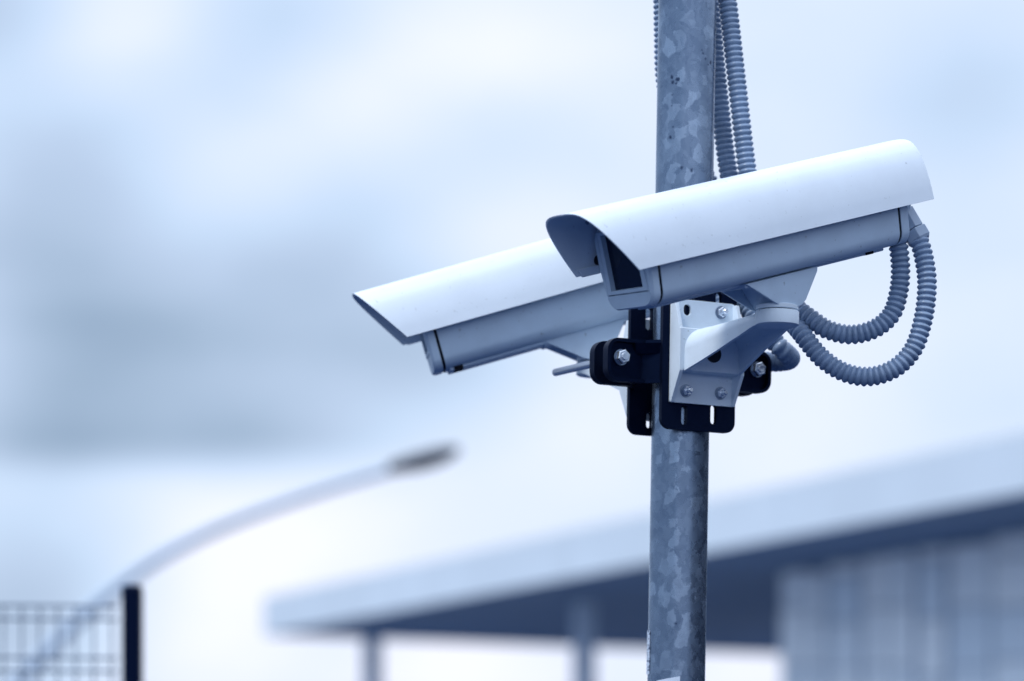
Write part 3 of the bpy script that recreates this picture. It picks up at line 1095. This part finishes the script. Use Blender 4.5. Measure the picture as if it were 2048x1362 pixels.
    b.loft([sec(-350.1, 36, -16, 40, 12, 33), sec(-362, 35, -10, 39, 12, 32), sec(-371, 31, 2, 36, 10, 28), sec(-374.5, 25, 9, 32, 8, 22)], True, True)
    b.build('rear_cap', M['body_paint'], t, smooth=50)
    # tilting foot: two cheeks, a saddle under the housing and a cross web
    ch = [(-141.5, -39), (-234, -39), (-232.6, -43.5), (-212, -68), (-206, -72), (-198, -73.6), (-188, -72.6), (-179, -68.2)]
    ch = [(x, z - dz * .6) for x, z in ch]
    dense = []
    for i, p in enumerate(ch):
        dense.append(p)
    foot = None
    for y0, y1 in ((22.2, 25.4), (-25.4, -22.2)):
        b = MB()
        b.loft([[(x * mm, y * mm, z * mm) for x, z in dense] for y in (y0, y1)])
        o = b.build('foot_cheek', M['body_paint'], t, smooth=30, bevel=.0009)
    b = MB(); b.box((-233 * mm, -22.1 * mm, (-43.4 - dz * .8) * mm), (-142.5 * mm, 22.1 * mm, (zb - 1.2 + .1) * mm))
    b.build('foot_saddle', M['body_paint'], t, bevel=.001)
    b = MB()
    b.hexa([(-200 * mm, -22.1 * mm, (-43.5 - dz * .8) * mm), (-170 * mm, -22.1 * mm, (-43.5 - dz * .8) * mm), (-170 * mm, 22.1 * mm, (-43.5 - dz * .8) * mm), (-200 * mm, 22.1 * mm, (-43.5 - dz * .8) * mm)],
           [(-206 * mm, -22.1 * mm, (-70 - dz * .6) * mm), (-183 * mm, -22.1 * mm, (-70 - dz * .6) * mm), (-183 * mm, 22.1 * mm, (-70 - dz * .6) * mm), (-206 * mm, 22.1 * mm, (-70 - dz * .6) * mm)])
    b.build('foot_web', M['body_paint'], t, bevel=.001)
    b = MB(); b.cyl((-192 * mm, -27 * mm, (-62 - dz * .6) * mm), (-192 * mm, -25.5 * mm, (-62 - dz * .6) * mm), 5 * mm, 18)
    b.build('pivot_bolt', M['dull_steel'], t)
    return t


K1 = 0.9915
A1 = axes(0.5626, 0.2804, 0.0569)
O1 = Vector((0.0919, 2.7198, 0.4547)) * K1 + Vector((0, 0, EYE))
MCAM1 = frame_matrix(*A1, O1) @ Matrix.Scale(K1, 4)
A2 = axes(0.0557, 0.2828, 0.0414)
O2 = Vector((-0.1155, 3.0964, 0.4443 + EYE))
MCAM2 = frame_matrix(*A2, O2)
cam1 = make_camera('white security camera nearest the lens on the right, dark window facing left under its hood', MCAM1, 0, 14)
cam2 = make_camera('white security camera farther left, partly hidden behind the nearer one', MCAM2, 4.5)


def gland(parent, matrix, p, d, extra=0):
    """two hexagon collars along direction d from world point p"""
    inv = matrix.inverted()
    d = d.normalized()
    x = d.cross(Vector((0, 1, 0))).normalized()
    y = d.cross(x)
    k = matrix.to_scale().x

    def rg(r, s, rot=.4, n=6):
        return [inv @ (p + d * s + (x * math.cos(rot + 2 * PI * i / n) + y * math.sin(rot + 2 * PI * i / n)) * r) for i in range(n)]
    b = MB()
    b.loft([rg(.0112, -.014, n=6), rg(.0112, .0072)])
    b.build('gland_body', M['gland'], parent, smooth=0, bevel=.0008)
    b = MB()
    b.loft([rg(.0125, .0080, .6), rg(.0134, .0095, .6), rg(.0134, .0185, .6), rg(.0112, .0215, .6)])
    b.build('gland_nut', M['gland'], parent, smooth=0, bevel=.0008)


# ------------------------------------------------------------------ corrugated conduits
PITCH, RO, RI = 0.0059, 0.0101, 0.00785


def make_conduit(label, pts, ro=RO):
    step = PITCH / 8
    path = catmull(pts, step)

    def rad(i):
        ph = (i % 8) / 8.0
        c = 0.5 + 0.5 * math.cos(2 * PI * ph)
        return ro - (RO - RI) * (1 - c ** 0.55)
    o = MB().tube(path, rad, 20).build('cable_conduit', M['conduit'], None, smooth=70, merge=False)
    tag(o, label, 'conduit', 'corrugated cable conduits')
    # give the mesh its origin where the conduit starts
    o0 = Vector(path[0])
    o.data.transform(Matrix.Translation(-o0))
    o.location = o0
    return o


def pts(lst):
    return [at(*p) for p in lst]


outer = [(1408, -420, 2.985), (1424, -250, 2.985), (1440, -120, 2.98), (1456, 8, 2.975), (1475, 175, 2.97), (1495, 345, 2.97), (1515, 470, 2.96), (1540, 560, 2.94), (1570, 622, 2.905),
         (1600, 663, 2.87), (1645, 717, 2.86), (1690, 745, 2.858), (1738, 753, 2.855), (1787, 738, 2.853), (1824, 702, 2.853), (1846, 640, 2.855), (1854, 565, 2.858),
         (1847, 512, 2.862), (1840, 487, 2.864), (1833, 471, 2.866)]
inner = [(1372, -420, 3.01), (1389, -250, 3.01), (1404, -120, 3.01), (1420, 8, 3.005), (1438, 190, 3.0), (1457, 345, 2.995), (1482, 450, 2.985), (1520, 540, 2.955), (1560, 590, 2.92), (1590, 615, 2.885),
         (1619, 636, 2.875), (1655, 659, 2.87), (1702, 669, 2.868), (1750, 657, 2.866), (1783, 628, 2.866), (1798, 580, 2.868), (1801, 535, 2.868), (1795, 476, 2.866)]
cross = [(1318, -420, 3.012), (1322, -250, 3.012), (1325, -60, 3.01), (1327, 60, 3.01), (1332, 170, 3.012), (1358, 262, 3.015), (1402, 335, 3.015), (1436, 410, 3.015), (1456, 500, 3.01), (1474, 570, 2.995), (1500, 622, 2.975),
         (1532, 664, 2.962), (1562, 697, 2.955), (1578, 712, 2.968), (1580, 718, 2.99), (1570, 722, 3.015), (1545, 724, 3.03), (1505, 716, 3.045), (1472, 690, 3.06),
         (1452, 650, 3.075), (1444, 600, 3.085), (1441, 566, 3.09)]
make_conduit('grey corrugated conduit making the larger outer loop behind the right camera', pts(outer))
make_conduit('grey corrugated conduit making the smaller inner loop behind the right camera', pts(inner))
make_conduit('grey corrugated conduit crossing behind the pole and bending back below the arm', pts(cross), RO * 1.04)
gd = at(1833, 470, 2.866) - at(1813, 436, 2.868)
gland(cam1, MCAM1, at(1820, 447, 2.868), gd)
gland(cam2, MCAM2, at(1441, 556, 3.09), Vector((0.0, 0, -1)))
